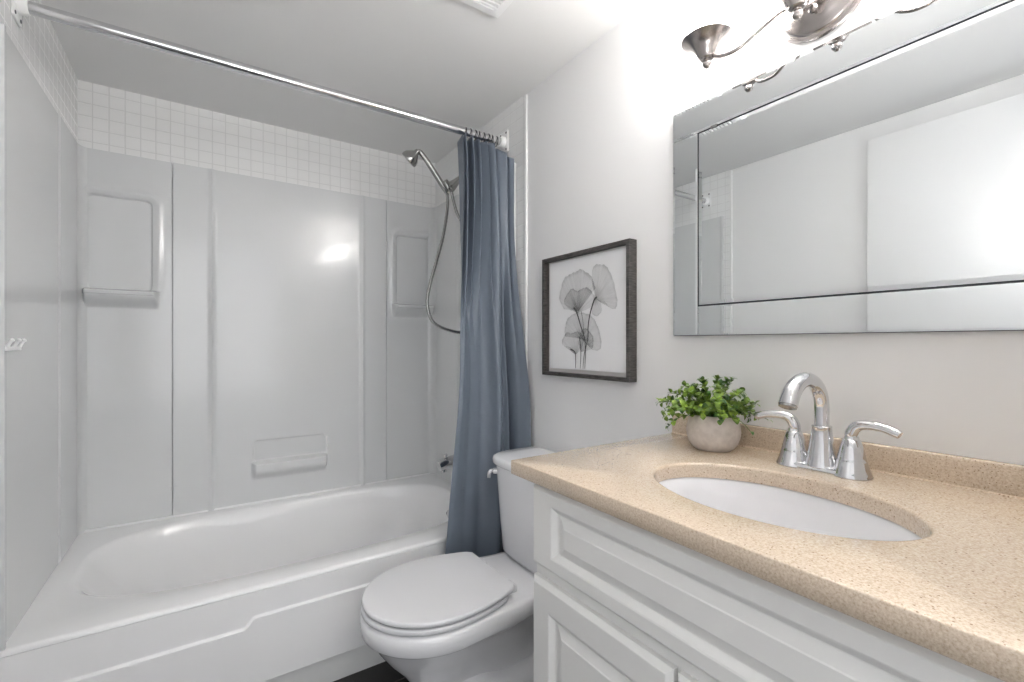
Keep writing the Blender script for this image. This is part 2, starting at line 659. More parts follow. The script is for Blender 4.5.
def tub_shell():
    bm = bmesh.new()
    x0, x1, y0, y1 = XL + 0.004, XR - 0.004, TY0, YB - 0.006
    N = 72
    # basin opening rings from rim inward (each its own left/right/front/back)
    specs = [  # xl, xr, yf, yb, z, n
        (-0.345, 1.035, 1.700, 2.398, RIM, 3.2),
        (-0.335, 1.028, 1.707, 2.390, RIM - 0.004, 3.2),
        (-0.322, 1.021, 1.714, 2.382, RIM - 0.014, 3.2),
        (-0.290, 1.010, 1.722, 2.372, RIM - 0.06, 3.2),
        (-0.215, 0.985, 1.735, 2.355, 0.25, 3.2),
        (-0.130, 0.955, 1.755, 2.335, 0.14, 3.2),
        (-0.080, 0.930, 1.785, 2.305, 0.10, 3.0),
        (-0.020, 0.890, 1.83, 2.26, 0.085, 3.0),
    ]
    inner = [sellipse((a + b) / 2, (c + d) / 2, (b - a) / 2, (d - c) / 2, n, z, N) for a, b, c, d, z, n in specs]

    def outline(inset, z):
        a, b, c, d = x0, x1, y0 + inset, y1
        cx, cy = (a + b) / 2, (c + d) / 2
        out = []
        for p in inner[0]:
            dx, dy = p.x - cx, p.y - cy
            s = min((b - cx) / abs(dx) if abs(dx) > 1e-9 else 1e9, (d - cy) / abs(dy) if abs(dy) > 1e-9 else 1e9)
            out.append(Vector((cx + dx * s, cy + dy * s, z)))
        # pull the nearest samples onto the corners
        for qx, qy in ((a, c), (b, c), (a, d), (b, d)):
            k = min(range(N), key=lambda i: (out[i].x - qx) ** 2 + (out[i].y - qy) ** 2)
            out[k] = Vector((qx, qy, z))
        return out
    R = 0.013
    rings = [outline(0.016, 0.33), outline(0.016, RIM - R - 0.003), outline(0.0, RIM - R)]
    for k in range(1, 7):
        a = k / 6 * PI / 2
        rings.append(outline(R * (1 - math.cos(a)), RIM - R + R * math.sin(a)))
    rings += inner
    loft(bm, rings, cap0=False, cap1=True)
    return bm


tb = obj('shell', tub_shell(), M['tub'], tub, angle=50)


def apron_h(x, z):
    lx = 0.118
    zl = 0.293 + 0.027 * sstep(lx - 0.016, lx + 0.016, x)
    return 0.020 + 0.007 * sstep(zl + 0.004, zl - 0.003, z)


obj('apron', relief(bmesh.new(), samples(XL + 0.004, XR - 0.004, 0.08, [(0.095, 0.142, 0.003)]),
                    samples(0.118, RIM - 0.0145, 0.04, [(0.284, 0.330, 0.0015)]), apron_h,
                    lambda u, v, h: (u, TY0 + 0.020 - h, v), 0.0), M['tub'], tub)
bm = lathe(bmesh.new(), [(0.034, 0), (0.036, 0.003), (0.030, 0.007), (0.0, 0.008)], (1.005, 2.05, 0.30), (-1, 0, 0.15), 28)
obj('overflow_plate', bm, M['chrome'], tub)

# tub spout
sp = thing('tub_spout', 'chrome bathtub spout beside the left edge of the blue curtain', 'tub spout', (XR - 0.02, 2.03, 0.57))
SX = XR - 0.0195
bm = bmesh.new()
tube(bm, smooth_path([(SX, 2.03, 0.578), (1.03, 2.03, 0.577), (0.985, 2.03, 0.572), (0.955, 2.03, 0.566), (0.938, 2.03, 0.562)], 6), [0.032, 0.031, 0.029, 0.027, 0.025], 20)
lathe(bm, [(0.016, 0.0), (0.017, 0.018), (0.013, 0.022)], (0.965, 2.03, 0.552), (-0.1, 0, -1), 18)
obj('spout_body', bm, M['chrome'], sp)
obj('wall_flange', lathe(bmesh.new(), [(0.040, 0), (0.040, 0.006), (0.031, 0.012)], (SX, 2.03, 0.578), (-1, 0, 0), 28), M['chrome'], sp)
obj('diverter_knob', lathe(bmesh.new(), [(0.005, 0), (0.005, 0.014), (0.010, 0.016), (0.010, 0.022), (0.006, 0.026)], (0.975, 2.03, 0.592), (0, 0, 1), 16), M['chrome'], sp)

# hook strip at the left edge
hk = thing('hook_strip', 'small white hook strip on the near edge of the left surround panel', 'hook', (XL + 0.03, 1.66, 1.14))
obj('strip', nbox((XL + 0.010, 1.608, 1.132), (XL + 0.019, 1.722, 1.142), 0.002), M['white_plastic'], hk)
for y in (1.616, 1.668, 1.708):
    obj('peg', lathe(bmesh.new(), [(0.0045, 0), (0.0035, 0.010), (0.0035, 0.017), (0.0055, 0.022), (0.002, 0.026)], (XL + 0.017, y, 1.139), (0.5, 0, 1), 12), M['white_plastic'], hk)

# ------------------------------------------------------------------ shower rod
RY, RZ = 1.722, 2.040
rod = thing('shower_rod', 'chrome shower rod spanning the tub under the ceiling', 'shower rod', (0.35, RY, RZ))
obj('rod_tube', tube(bmesh.new(), [(XL + 0.007, RY, RZ - 0.004), (0.35, RY, RZ - 0.002), (XR - 0.007, RY, RZ)], 0.0165, 24), M['rodmetal'], rod)
for x, s in ((XL + 0.0062, 1), (XR - 0.0062, -1)):
    bm = bmesh.new()
    lo = (min(x, x + s * 0.006), RY - 0.033, RZ - 0.047); hi = (max(x, x + s * 0.006), RY + 0.033, RZ + 0.047)
    box(bm, lo, hi, 0.0025)
    lathe(bm, [(0.026, 0), (0.024, 0.016), (0.020, 0.022)], (x + s * 0.005, RY, RZ - 0.002), (s, 0, 0), 24)
    fl = obj('rod_flange', bm, M['white_plastic'], rod)
    for dy, dz in ((-0.022, 0.036), (0.022, 0.036), (-0.022, -0.036), (0.022, -0.036)):
        obj('screw', lathe(bmesh.new(), [(0.005, 0), (0.0045, 0.0015), (0.001, 0.002)], (x + s * 0.006, RY + dy, RZ + dz), (s, 0, 0), 10), M['darkmetal'], fl)

# ------------------------------------------------------------------ shower curtain
def curtain_point(s, v):
    """s: 0 left edge .. 1 edge at the wall, v: 0 top .. 1 hem"""
    z_top, z_bot = 2.014, 0.10
    droop = 0.080 * sstep(0.62, 1.0, s) ** 1.5 + 0.005 * math.sin(2 * PI * 6.2 * s)
    zt = z_top - droop
    z = zt + (z_bot - zt) * v
    xl = 0.890 + (0.725 - 0.890) * (0.36 * sstep(0.0, 0.5, v) + 0.62 * sstep(0.45, 0.95, v))
    xr = 1.092 + 0.010 * v
    yc = 1.722 + (1.545 - 1.722) * min(1.0, max(0.0, (2.0 - z) / 1.56)) ** 0.9
    # the free edge by the wall swings out over the tile strip and past the tank lid
    end = sstep(0.72, 1.0, s)
    ye = 1.640 + (1.508 - 1.640) * sstep(0.10, 0.60, v) + 0.022 * sstep(0.66, 0.80, v)
    yc += (ye - yc) * end
    # narrow gathers at the top open into a few broad folds lower down
    sq = s ** 0.92
    ph = 3.6 * sq + 0.10 * math.sin(5.0 * s + 1.0)
    top = 1.9 * (abs(math.cos(2 * PI * ph)) + 0.06) ** 0.85 - 1.2
    top *= 0.85 + 0.25 * math.sin(9.0 * s + 0.6)
    sb = s + 0.035 * math.sin(2 * PI * s + 2.2 * v)
    bot = 0.80 * math.sin(2 * PI * (1.9 * sb + 0.03 + 0.15 * v)) + 0.30 * math.sin(2 * PI * (3.7 * sb - 0.10 + 0.30 * v))
    f = sstep(0.03, 0.50, v)
    a_top = 0.056 * (1 - f)
    a_bot = 0.034 * sstep(0.03, 0.50, v) * (1 - 0.45 * sstep(0.75, 0.95, s) * sstep(0.4, 0.7, v))
    off = a_top * top + a_bot * bot
    # the deep crease ahead of the free edge
    off += 0.020 * math.sin(2 * PI * (8 * s)) * sstep(0.62, 0.75, s) * (1 - f)
    lim = 0.075
    off = lim * math.tanh(off / lim)
    x = xl + (xr - xl) * s
    x += 0.011 * math.cos(2 * PI * (5.7 * sq - 0.16)) * (1 - 0.75 * f) * sstep(0, 0.05, s) * (1 - sstep(0.93, 1.0, s))
    y = yc - off
    y += 0.060 * math.exp(-((s - 0.85) / 0.018) ** 2) * sstep(0.2, 0.5, v) * (1 - 0.5 * sstep(0.7, 0.8, v))
    y += 0.030 * (1 - sstep(0.0, 0.16, s)) * sstep(0.25, 0.7, v)      # left hem turned back
    # packing creases across the cloth
    for cv in (0.40, 0.60, 0.79):
        y -= 0.0016 * math.exp(-((v - cv) / 0.004) ** 2) * (1 - sstep(0.45, 0.7, s))
    if z < 0.425:
        y = min(y, 1.590 + 0.0 * s)
    return Vector((x, y, z))


bm = bmesh.new()
nu, nv = 220, 200
G = [[bm.verts.new(curtain_point(i / nu, j / nv)) for j in range(nv + 1)] for i in range(nu + 1)]
for i in range(nu):
    for j in range(nv):
        bm.faces.new((G[i][j], G[i + 1][j], G[i + 1][j + 1], G[i][j + 1]))
cur = obj('shower_curtain', bm, M['curtain'], angle=80)
sm = cur.modifiers.new('thickness', 'SOLIDIFY')
sm.thickness = 0.0012
tag(cur, 'blue-grey fabric shower curtain gathered at the wall end of the rod', 'shower curtain')

ring_bm = bmesh.new()
ring_path = [(0, 0.0215 * math.cos(t), -0.0035 + 0.0215 * math.sin(t)) for t in [2 * PI * k / 24 for k in range(24)]]
rings = []
for i, (p) in enumerate(ring_path):
    c = Vector((0, 0, -0.0035)); r = (Vector(p) - c).normalized()
    rings.append([Vector(p) + (r * math.cos(a) + Vector((1, 0, 0)) * math.sin(a)) * 0.0018 for a in [2 * PI * k / 8 for k in range(8)]])
rings.append(rings[0])
loft(ring_bm, rings, False, False)
ring0 = obj('curtain_ring', ring_bm, M['darkmetal'])
tag(ring0, 'dark metal ring hooking the blue-grey curtain onto the shower rod', 'curtain ring', 'curtain rings on the shower rod')
for k in range(8):
    o = ring0 if k == 0 else ring0.copy()
    if k:
        C.objects.link(o)
    o.location = (0.918 + k * 0.0215, RY, RZ - 0.002)
    o.rotation_euler = (0, 0, math.radians(-14 + 9 * (k % 3)))

# ------------------------------------------------------------------ hand shower
hs = thing('hand_shower', 'chrome hand shower with looping hose on the wall beside the curtain', 'shower head', (XR - 0.006, 2.0, 1.98))
obj('wall_flange', lathe(bmesh.new(), [(0.030, 0), (0.028, 0.006), (0.014, 0.012)], (XR - 0.006, 2.0, 1.985), (-1, 0, 0), 24), M['steel'], hs)
obj('shower_arm', tube(bmesh.new(), smooth_path([(XR - 0.008, 2.0, 1.985), (1.085, 2.0, 1.985), (1.052, 2.0, 1.972), (1.035, 2.0, 1.950)], 6), 0.0105, 16), M['steel'], hs)
bm = bmesh.new()
lathe(bm, [(0.014, -0.006), (0.023, 0.0), (0.025, 0.012), (0.022, 0.030), (0.0165, 0.055), (0.0135, 0.080), (0.0125, 0.105)], (0.978, 2.0, 1.890), (0.70, 0, 0.71), 20)
lathe(bm, [(0.012, -0.016), (0.019, -0.014), (0.019, 0.018), (0.015, 0.024)], (0.966, 2.0, 1.902), (-0.62, 0, 0.78), 20)
obj('bracket', bm, M['steel'], hs)
obj('wand', tube(bmesh.new(), smooth_path([(0.966, 2.0, 1.868), (0.944, 2.0, 1.898), (0.885, 2.0, 1.972), (0.838, 2.0, 2.024), (0.822, 2.0, 2.028), (0.805, 2.0, 2.016)], 6),
                 [0.010, 0.0145, 0.013, 0.0115, 0.011, 0.012], 16), M['steel'], hs)
bm = lathe(bmesh.new(), [(0.011, -0.014), (0.014, 0.0), (0.026, 0.014), (0.036, 0.026), (0.040, 0.040), (0.039, 0.050), (0.034, 0.052), (0.0, 0.050)], (0.810, 1.996, 2.020), (-0.58, 0.47, -0.66), 32)
obj('spray_head', bm, M['steel'], hs)
hose = smooth_path([(0.968, 2.0, 1.866), (0.968, 1.998, 1.79), (0.944, 1.992, 1.66), (0.905, 1.985, 1.53), (0.871, 1.98, 1.42), (0.857, 1.978, 1.33),
                    (0.884, 1.975, 1.25), (0.955, 1.955, 1.212), (1.03, 1.93, 1.208), (1.078, 1.91, 1.29), (1.085, 1.92, 1.45), (1.062, 1.97, 1.67), (1.020, 2.0, 1.78), (0.990, 2.0, 1.878)], 14)
rad = [0.0074 + 0.0008 * (1 if k % 2 else -1) for k in range(len(hose))]
obj('hose', tube(bmesh.new(), hose, rad, 12), M['steel'], hs)

# ------------------------------------------------------------------ toilet
TYC = 1.283
toi = thing('toilet', 'white two-piece toilet with closed lid between tub and vanity', 'toilet', (0.75, TYC, 0))


def outline(xf, xb, hw, xw, nf=2.0, nb=3.0, z=0.0, N=64, cy=TYC):
    r = []
    for i in range(N):
        t = 2 * PI * i / N
        c, s = math.cos(t), math.sin(t)
        n = nb if c > 0 else nf
        a = (xb - xw) if c > 0 else (xw - xf)
        r.append(Vector((xw + a * math.copysign(abs(c) ** (2 / n), c), cy + hw * math.copysign(abs(s) ** (2 / n), s), z)))
    return r


bm = bmesh.new()
R_ = [
    outline(0.500, 0.975, 0.108, 0.70, 2.4, 4, 0.0),
    outline(0.500, 0.975, 0.108, 0.70, 2.4, 4, 0.022),
    outline(0.512, 0.965, 0.098, 0.70, 2.4, 4, 0.034),
    outline(0.525, 0.960, 0.080, 0.70, 2.3, 3, 0.10),
    outline(0.512, 0.965, 0.082, 0.68, 2.2, 3, 0.15),
    outline(0.476, 0.970, 0.098, 0.66, 2.1, 2.4, 0.20),
    outline(0.436, 0.975, 0.122, 0.62, 2.0, 2.2, 0.245),
    outline(0.408, 0.980, 0.146, 0.60, 2.0, 2.2, 0.285),
    outline(0.390, 0.985, 0.163, 0.59, 2.0, 2.2, 0.315),
    outline(0.383, 0.995, 0.171, 0.585, 2.0, 2.4, 0.326),
    outline(0.372, 1.050, 0.182, 0.58, 2.0, 4.0, 0.330),
    outline(0.366, 1.080, 0.187, 0.58, 2.0, 5.0, 0.336),
    outline(0.364, 1.085, 0.188, 0.58, 2.0, 5.0, 0.36),
    outline(0.366, 1.085, 0.187, 0.58, 2.0, 5.0, 0.376),
    outline(0.374, 1.078, 0.180, 0.58, 2.0, 5.0, 0.384),
    outline(0.400, 1.060, 0.160, 0.58, 2.0, 5.0, 0.386),
]


# the deck narrows behind the seat
def squeeze(ring):
    out = []
    for p in ring:
        k = 1 - 0.17 * sstep(0.68, 0.90, p.x) * sstep(0.30, 0.34, p.z)
        out.append(Vector((p.x, TYC + (p.y - TYC) * k, p.z)))
    return out


loft(bm, [squeeze(r) for r in R_])
bowl = obj('bowl', bm, M['porcelain'], toi, angle=60)
for s in (-1, 1):
    bm = bmesh.new()
    pth = smooth_path([(0.60, TYC + s * 0.030, 0.17), (0.68, TYC + s * 0.060, 0.125), (0.76, TYC + s * 0.068, 0.092), (0.86, TYC + s * 0.066, 0.088), (0.94, TYC + s * 0.058, 0.10)], 6)
    tube(bm, pth, [0.036, 0.050, 0.054, 0.054, 0.044], 18)
    obj('trapway', bm, M['porcelain'], toi)
    obj('bolt_cap', lathe(bmesh.new(), [(0.016, 0), (0.015, 0.008), (0.009, 0.014), (0.001, 0.016)], (0.76, TYC + s * 0.090, 0.030), (0, 0, 1), 16), M['white_plastic'], toi)


def lid_outline(xf, xb, hw, hb, xw, z, N=24):
    right, left = [], []
    pts = []
    for i in range(N + 1):          # front half, from -y side round the nose to +y side
        t = -PI / 2 - PI * i / N
        pts.append((xw + (xw - xf) * math.cos(t), hw * math.sin(t)))
    M_ = 30
    back = []
    for i in range(1, M_ + 1):
        u = i / M_
        x = xw + (xb - xw) * u
        w = hb + (hw - hb) * (1 - u ** 2.0)
        if u > 0.9:
            w -= 0.010 * ((u - 0.9) / 0.1) ** 2
        back.append((x, w))
    pts += back
    pts += [(x, -w) for x, w in reversed(back)]
    return [Vector((x, TYC + y, z)) for x, y in pts]


def inset(ring, k):
    c = sum(ring, Vector()) / len(ring)
    return [Vector((c.x + (p.x - c.x) * (1 - k / max(0.05, math.hypot(p.x - c.x, p.y - c.y))), c.y + (p.y - c.y) * (1 - k / max(0.05, math.hypot(p.x - c.x, p.y - c.y))), p.z)) for p in ring]


def slab(o, z0, z1, r):
    ring = lambda z, k: inset([Vector((p.x, p.y, z)) for p in o], k)
    rings = [ring(z0, r), ring(z0 + r * 0.3, r * 0.3), ring(z0 + r, 0)]
    for k in range(0, 6):
        a = k / 5 * PI / 2
        rings.append(ring(z1 - r + r * math.sin(a), r * (1 - math.cos(a))))
    rings.append(ring(z1 + 0.0012, 0.06))
    return loft(bmesh.new(), rings)


obj('seat_ring', slab(lid_outline(0.366, 0.756, 0.184, 0.144, 0.575, 0), 0.389, 0.4055, 0.006), M['seat'], toi, angle=60)
obj('seat_gap_shade', slab(lid_outline(0.376, 0.748, 0.174, 0.134, 0.575, 0), 0.3845, 0.4105, 0.003), M['dark'], toi)  # dark slab put in for the shade between bowl, seat and lid
obj('lid', slab(lid_outline(0.369, 0.782, 0.186, 0.139, 0.575, 0), 0.4095, 0.4245, 0.006), M['seat'], toi, angle=60)
for s in (-1, 1):
    bm = box(bmesh.new(), (0.772, TYC + s * 0.090 - 0.022, 0.384), (0.806, TYC + s * 0.090 + 0.022, 0.408), 0.006, 3)
    obj('hinge', bm, M['seat'], toi)


def tank_ring(depth, hw, z, n=5.5, N=40):
    xb = 1.098
    r = [Vector((xb, TYC - hw, z))]
    for i in range(1, N):
        t = -PI / 2 + PI * i / N
        c, s = math.cos(t), math.sin(t)
        r.append(Vector((xb - depth * abs(c) ** (2 / n), TYC + hw * math.copysign(abs(s) ** (2 / n), s), z)))
    r.append(Vector((xb, TYC + hw, z)))
    return r


bm = bmesh.new()
loft(bm, [tank_ring(0.165, 0.140, 0.388), tank_ring(0.190, 0.166, 0.391), tank_ring(0.197, 0.174, 0.402), tank_ring(0.202, 0.187, 0.50), tank_ring(0.208, 0.203, 0.66), tank_ring(0.210, 0.207, 0.706)])
obj('tank', bm, M['porcelain'], toi, angle=50)
bm = bmesh.new()
loft(bm, [tank_ring(0.210, 0.206, 0.7065), tank_ring(0.219, 0.213, 0.709), tank_ring(0.222, 0.216, 0.714), tank_ring(0.222, 0.216, 0.728), tank_ring(0.219, 0.213, 0.735), tank_ring(0.210, 0.206, 0.739), tank_ring(0.15, 0.15, 0.742)])
obj('tank_lid', bm, M['porcelain'], toi, angle=50)
bm = bmesh.new()
lathe(bm, [(0.013, -0.006), (0.013, 0.012), (0.009, 0.016)], (0.905, TYC + 0.168, 0.678), (-0.8, 0.6, 0), 16)
tube(bm, smooth_path([(0.899, TYC + 0.173, 0.680), (0.887, TYC + 0.181, 0.679), (0.881, TYC + 0.184, 0.670), (0.879, TYC + 0.184, 0.654)], 5), [0.008, 0.0085, 0.0085, 0.0075], 12)
lv = obj('flush_lever', bm, M['chrome'], toi)

# ------------------------------------------------------------------ vanity
VX0, VY0, VY1, ZT = 0.575, 0.066, 0.791, 0.898
ZS = 0.868
van = thing('vanity_cabinet', 'white raised-panel vanity cabinet under the tan counter', 'vanity cabinet', (0.85, 0.42, 0))
bm = bmesh.new()
XF = VX0 + 0.019
box(bm, (XF, VY1 - 0.016, 0.0), (XR - 0.002, VY1, ZS))
box(bm, (XF, VY0, 0.0), (XR - 0.002, VY0 + 0.016, ZS))
box(bm, (XR - 0.012, VY0 + 0.016, 0.1), (XR - 0.002, VY1 - 0.016, ZS))
box(bm, (XF + 0.02, VY0 + 0.016, 0.1), (XR - 0.012, VY1 - 0.016, 0.116))
box(bm, (XF + 0.06, VY0 + 0.016, 0.0), (XF + 0.075, VY1 - 0.016, 0.1))
box(bm, (XF, VY0 + 0.016, 0.655), (XF + 0.018, VY1 - 0.016, ZS))
box(bm, (XF, VY0 + 0.016, 0.1), (XF + 0.018, VY1 - 0.016, 0.14))
box(bm, (XF, 0.41, 0.14), (XF + 0.018, 0.46, 0.655))
obj('carcass', bm, M['cabinet'], van, smooth=False)


def put_face(w, z, d):
    return (VX0 + 0.0185 - d, w, z)


def front_profile(sw, sz):
    T = 0.0185
    return [(0, 0, 0.0), (0, 0, T - 0.0085), (0.0015, 0.0015, T - 0.0075), (0.008, 0.008, T - 0.0008), (0.0095, 0.0095, T), (sw - 0.003, sz - 0.003, T), (sw, sz, T - 0.0012),
            (sw + 0.003, sz + 0.003, T - 0.0035), (sw + 0.009, sz + 0.009, T - 0.0085), (sw + 0.012, sz + 0.010, T - 0.0095), (sw + 0.015, sz + 0.012, T - 0.0095),
            (sw + 0.021, sz + 0.016, T - 0.008), (sw + 0.034, sz + 0.029, T - 0.003), (sw + 0.037, sz + 0.031, T - 0.0015), (sw + 0.040, sz + 0.033, T - 0.0015)]


obj('drawer_front', panel_rings(bmesh.new(), put_face, 0.070, 0.786, 0.689, 0.856, front_profile(0.068, 0.034)), M['cabinet'], van, angle=12)
obj('door', panel_rings(bmesh.new(), put_face, 0.438, 0.786, 0.125, 0.664, front_profile(0.060, 0.058)), M['cabinet'], van, angle=12)
obj('door', panel_rings(bmesh.new(), put_face, 0.070, 0.430, 0.125, 0.664, front_profile(0.060, 0.058)), M['cabinet'], van, angle=12)

# counter with an oval cut-out
CX0, CY0, CY1 = 0.555, 0.062, 0.832
SXC, SYC, SA, SB = 0.798, 0.409, 0.1435, 0.2075
ctr = thing('countertop', 'tan speckled stone counter with oval sink cut-out and backsplash', 'countertop', (0.84, 0.45, ZS))


def counter_bm():
    bm = bmesh.new()
    x0, x1, y0, y1 = CX0, XR - 0.001, CY0, CY1
    angs = [2 * PI * i / 112 for i in range(112)]
    for qx, qy in ((x0, y0), (x0, y1), (x1, y0), (x1, y1)):
        a = math.atan2(qy - SYC, qx - SXC) % (2 * PI)
        k = min(range(len(angs)), key=lambda i: abs(angs[i] - a))
        angs[k] = a

    def outer(ins, z):
        out = []
        for a in angs:
            c, s = math.cos(a), math.sin(a)
            tx = ((x1 - SXC) / c if c > 0 else (x0 - SXC) / c) if abs(c) > 1e-9 else 1e9
            ty = ((y1 - SYC) / s if s > 0 else (y0 - SYC) / s) if abs(s) > 1e-9 else 1e9
            t = min(tx, ty)
            x, y = SXC + c * t, SYC + s * t
            x = min(max(x, x0 + ins), x1); y = min(max(y, y0), y1 - ins)
            out.append(Vector((x, y, z)))
        return out

    def ell(k, z):
        out = []
        for a in angs:
            c, s = math.cos(a), math.sin(a)
            r = 1 / math.sqrt((c / (SA + k)) ** 2 + (s / (SB + k)) ** 2)
            out.append(Vector((SXC + c * r, SYC + s * r, z)))
        return out
    rings = [ell(0, ZS), outer(0.001, ZS), outer(0, ZS + 0.001), outer(0, ZT - 0.0022), outer(0.0007, ZT - 0.0007), outer(0.0022, ZT),
             ell(0.006, ZT), ell(0.003, ZT - 0.0008), ell(0.0008, ZT - 0.003), ell(0, ZT - 0.006), ell(0, ZS)]
    loft(bm, rings, False, False)
    return bm


obj('counter_slab', counter_bm(), M['stone'], ctr, angle=50)
obj('backsplash', nbox((XR - 0.021, CY0, ZT - 0.0005), (XR - 0.001, CY1, ZT + 0.053), 0.003, 3), M['stone'], ctr)
obj('caulk_line', tube(bmesh.new(), [(XR - 0.0215, CY0 + 0.002, ZT + 0.0005), (XR - 0.0215, CY1 - 0.002, ZT + 0.0005)], 0.0028, 8), M['stone'], ctr)

sink = thing('sink_basin', 'white oval basin set under the tan counter', 'sink', (SXC, SYC, ZS))


def basin_bm():
    bm = bmesh.new()

    def ell(ka, z):
        return [Vector((SXC + (SA * ka[0]) * math.cos(t), SYC + (SB * ka[1]) * math.sin(t), z)) for t in [2 * PI * i / 80 for i in range(80)]]
    prof = [((1.13, 1.09), ZS - 0.001), ((1.03, 1.02), ZS - 0.001), ((1.005, 1.005), ZS - 0.004), ((0.985, 0.99), ZS - 0.03), ((0.94, 0.95), ZS - 0.07),
            ((0.85, 0.87), ZS - 0.105), ((0.68, 0.70), ZS - 0.130), ((0.42, 0.42), ZS - 0.144), ((0.17, 0.115), ZS - 0.148)]
    under = [((0.17, 0.115), ZS - 0.158), ((0.70, 0.72), ZS - 0.142), ((0.90, 0.91), ZS - 0.112), ((1.03, 1.02), ZS - 0.03), ((1.13, 1.09), ZS - 0.012)]
    rings = [ell(k, z) for k, z in prof + under] + [ell(*prof[0])]
    return loft(bm, rings, False, False)


obj('basin', basin_bm(), M['porcelain'], sink, angle=60)
obj('drain', lathe(bmesh.new(), [(0.0225, -0.006), (0.0225, 0.002), (0.017, 0.003), (0.015, 0.001), (0.014, 0.004), (0.0, 0.006)], (SXC, SYC, ZS - 0.149), (0, 0, 1), 28), M['chrome'], sink)

# ------------------------------------------------------------------ faucet
FX, FY = 1.022, 0.420
fau = thing('faucet', 'chrome two-handle faucet with arched spout behind the sink', 'faucet', (FX, FY, ZT))
bm = bmesh.new()


def stadium(L, r, z, N=28):
    out = []
    for i in range(N):
        t = 2 * PI * i / N
        c, s = math.cos(t), math.sin(t)
        out.append(Vector((FX + r * c, FY + (L if s >= 0 else -L) + r * s, z)))
    return out


loft(bm, [stadium(0.051, 0.027, ZT), stadium(0.051, 0.028, ZT + 0.003), stadium(0.051, 0.027, ZT + 0.008), stadium(0.051, 0.024, ZT + 0.012), stadium(0.051, 0.015, ZT + 0.0135)])
obj('base_plate', bm, M['chrome'], fau)
for s in (-1, 1):
    y = FY + s * 0.051
    hb = obj('handle_base', lathe(bmesh.new(), [(0.033, 0.0), (0.0335, 0.003), (0.031, 0.008), (0.0275, 0.018), (0.0245, 0.030), (0.0242, 0.031), (0.0236, 0.0315), (0.0225, 0.038), (0.0185, 0.055), (0.0140, 0.070), (0.0125, 0.0705), (0.0115, 0.076)], (FX, y, ZT), (0, 0, 1), 36), M['chrome'], fau, angle=55)
    # lever: a flattened arm that leaves the hub sideways and dips at its tip
    path = smooth_path([(FX, y, ZT + 0.070), (FX, y, ZT + 0.083), (FX - 0.001, y + s * 0.009, ZT + 0.0965), (FX - 0.003, y + s * 0.026, ZT + 0.101), (FX - 0.006, y + s * 0.050, ZT + 0.100), (FX - 0.009, y + s * 0.069, ZT + 0.0945), (FX - 0.010, y + s * 0.076, ZT + 0.091)], 6)
    bm = bmesh.new()
    tube(bm, path, [0.0105, 0.0108, 0.0100, 0.0085, 0.0082, 0.0082, 0.0068], 18)
    obj('lever', bm, M['chrome'], fau)
bm = bmesh.new()
lathe(bm, [(0.030, 0.010), (0.028, 0.016), (0.0255, 0.026), (0.0215, 0.050), (0.0185, 0.072), (0.0172, 0.085), (0.0176, 0.0865), (0.0176, 0.0885), (0.0165, 0.0895)], (FX, FY, ZT), (0, 0, 1), 36)
obj('spout_base', bm, M['chrome'], fau, angle=55)
ac = (FX - 0.068, ZT + 0.126)
arc = [(FX, FY, ZT + 0.086), (FX, FY, ZT + 0.105)]
for k in range(0, 19):
    a = math.radians(k * 9.1)
    arc.append((ac[0] + 0.068 * math.cos(a), FY, ac[1] + 0.057 * math.sin(a)))
e = Vector(arc[-1]); dr = (Vector(arc[-1]) - Vector(arc[-2])).normalized()
arc.append(tuple(e + dr * 0.003))
obj('spout', tube(bmesh.new(), arc, [0.0132, 0.0132, 0.0134, 0.0140, 0.0148, 0.0156, 0.0162], 24), M['chrome'], fau, angle=60)
ep = Vector(arc[-1])
obj('aerator', lathe(bmesh.new(), [(0.0150, -0.004), (0.0150, 0.004), (0.0125, 0.005), (0.0, 0.004)], ep, dr, 24), M['steel'], fau)
obj('lift_rod', lathe(bmesh.new(), [(0.0025, 0), (0.0025, 0.045), (0.005, 0.048), (0.005, 0.056), (0.002, 0.060)], (FX + 0.024, FY - 0.004, ZT + 0.010), (0, 0, 1), 12), M['chrome'], fau)

# ------------------------------------------------------------------ potted plant
PX, PY = 1.013, 0.649
pl = thing('potted_plant', 'small leafy green plant in a round beige pot on the counter', 'potted plant', (PX, PY, ZT))
bm = lathe(bmesh.new(), [(0.034, 0.0), (0.039, 0.001), (0.046, 0.006), (0.054, 0.017), (0.059, 0.031), (0.0605, 0.043), (0.0595, 0.056), (0.056, 0.070), (0.0510, 0.081), (0.049, 0.0835), (0.0465, 0.083), (0.046, 0.076)], (PX, PY, ZT), (0, 0, 1), 48)
obj('pot', bm, M['pot'], pl, angle=70)
obj('soil', lathe(bmesh.new(), [(0.0458, 0.070), (0.030, 0.0775), (0.0, 0.080)], (PX, PY, ZT), (0, 0, 1), 24), M['soil'], pl)
rnd = random.Random(11)
sbm, lbm = bmesh.new(), bmesh.new()


def leaf(bm, base, d, up, L, w):
    d = d.normalized()
    side = d.cross(up)
    if side.length < 1e-3:
        side = d.cross(Vector((1, 0, 0)))
    side.normalize()
    nrm = side.cross(d).normalized()
    prof = [(0.0, 0.10), (0.18, 0.62), (0.42, 1.0), (0.68, 0.94), (0.88, 0.55), (1.0, 0.08)]
    rows = []
    for t, k in prof:
        c = base + d * (L * t) + nrm * (0.20 * L * math.sin(PI * t) - 0.10 * L * t)
        rows.append([bm.verts.new(c - side * (w * k) + nrm * (0.22 * w * k)), bm.verts.new(c), bm.verts.new(c + side * (w * k) + nrm * (0.22 * w * k))])
    for a, b in zip(rows, rows[1:]):
        for i in range(2):
            bm.faces.new((a[i], a[i + 1], b[i + 1], b[i]))


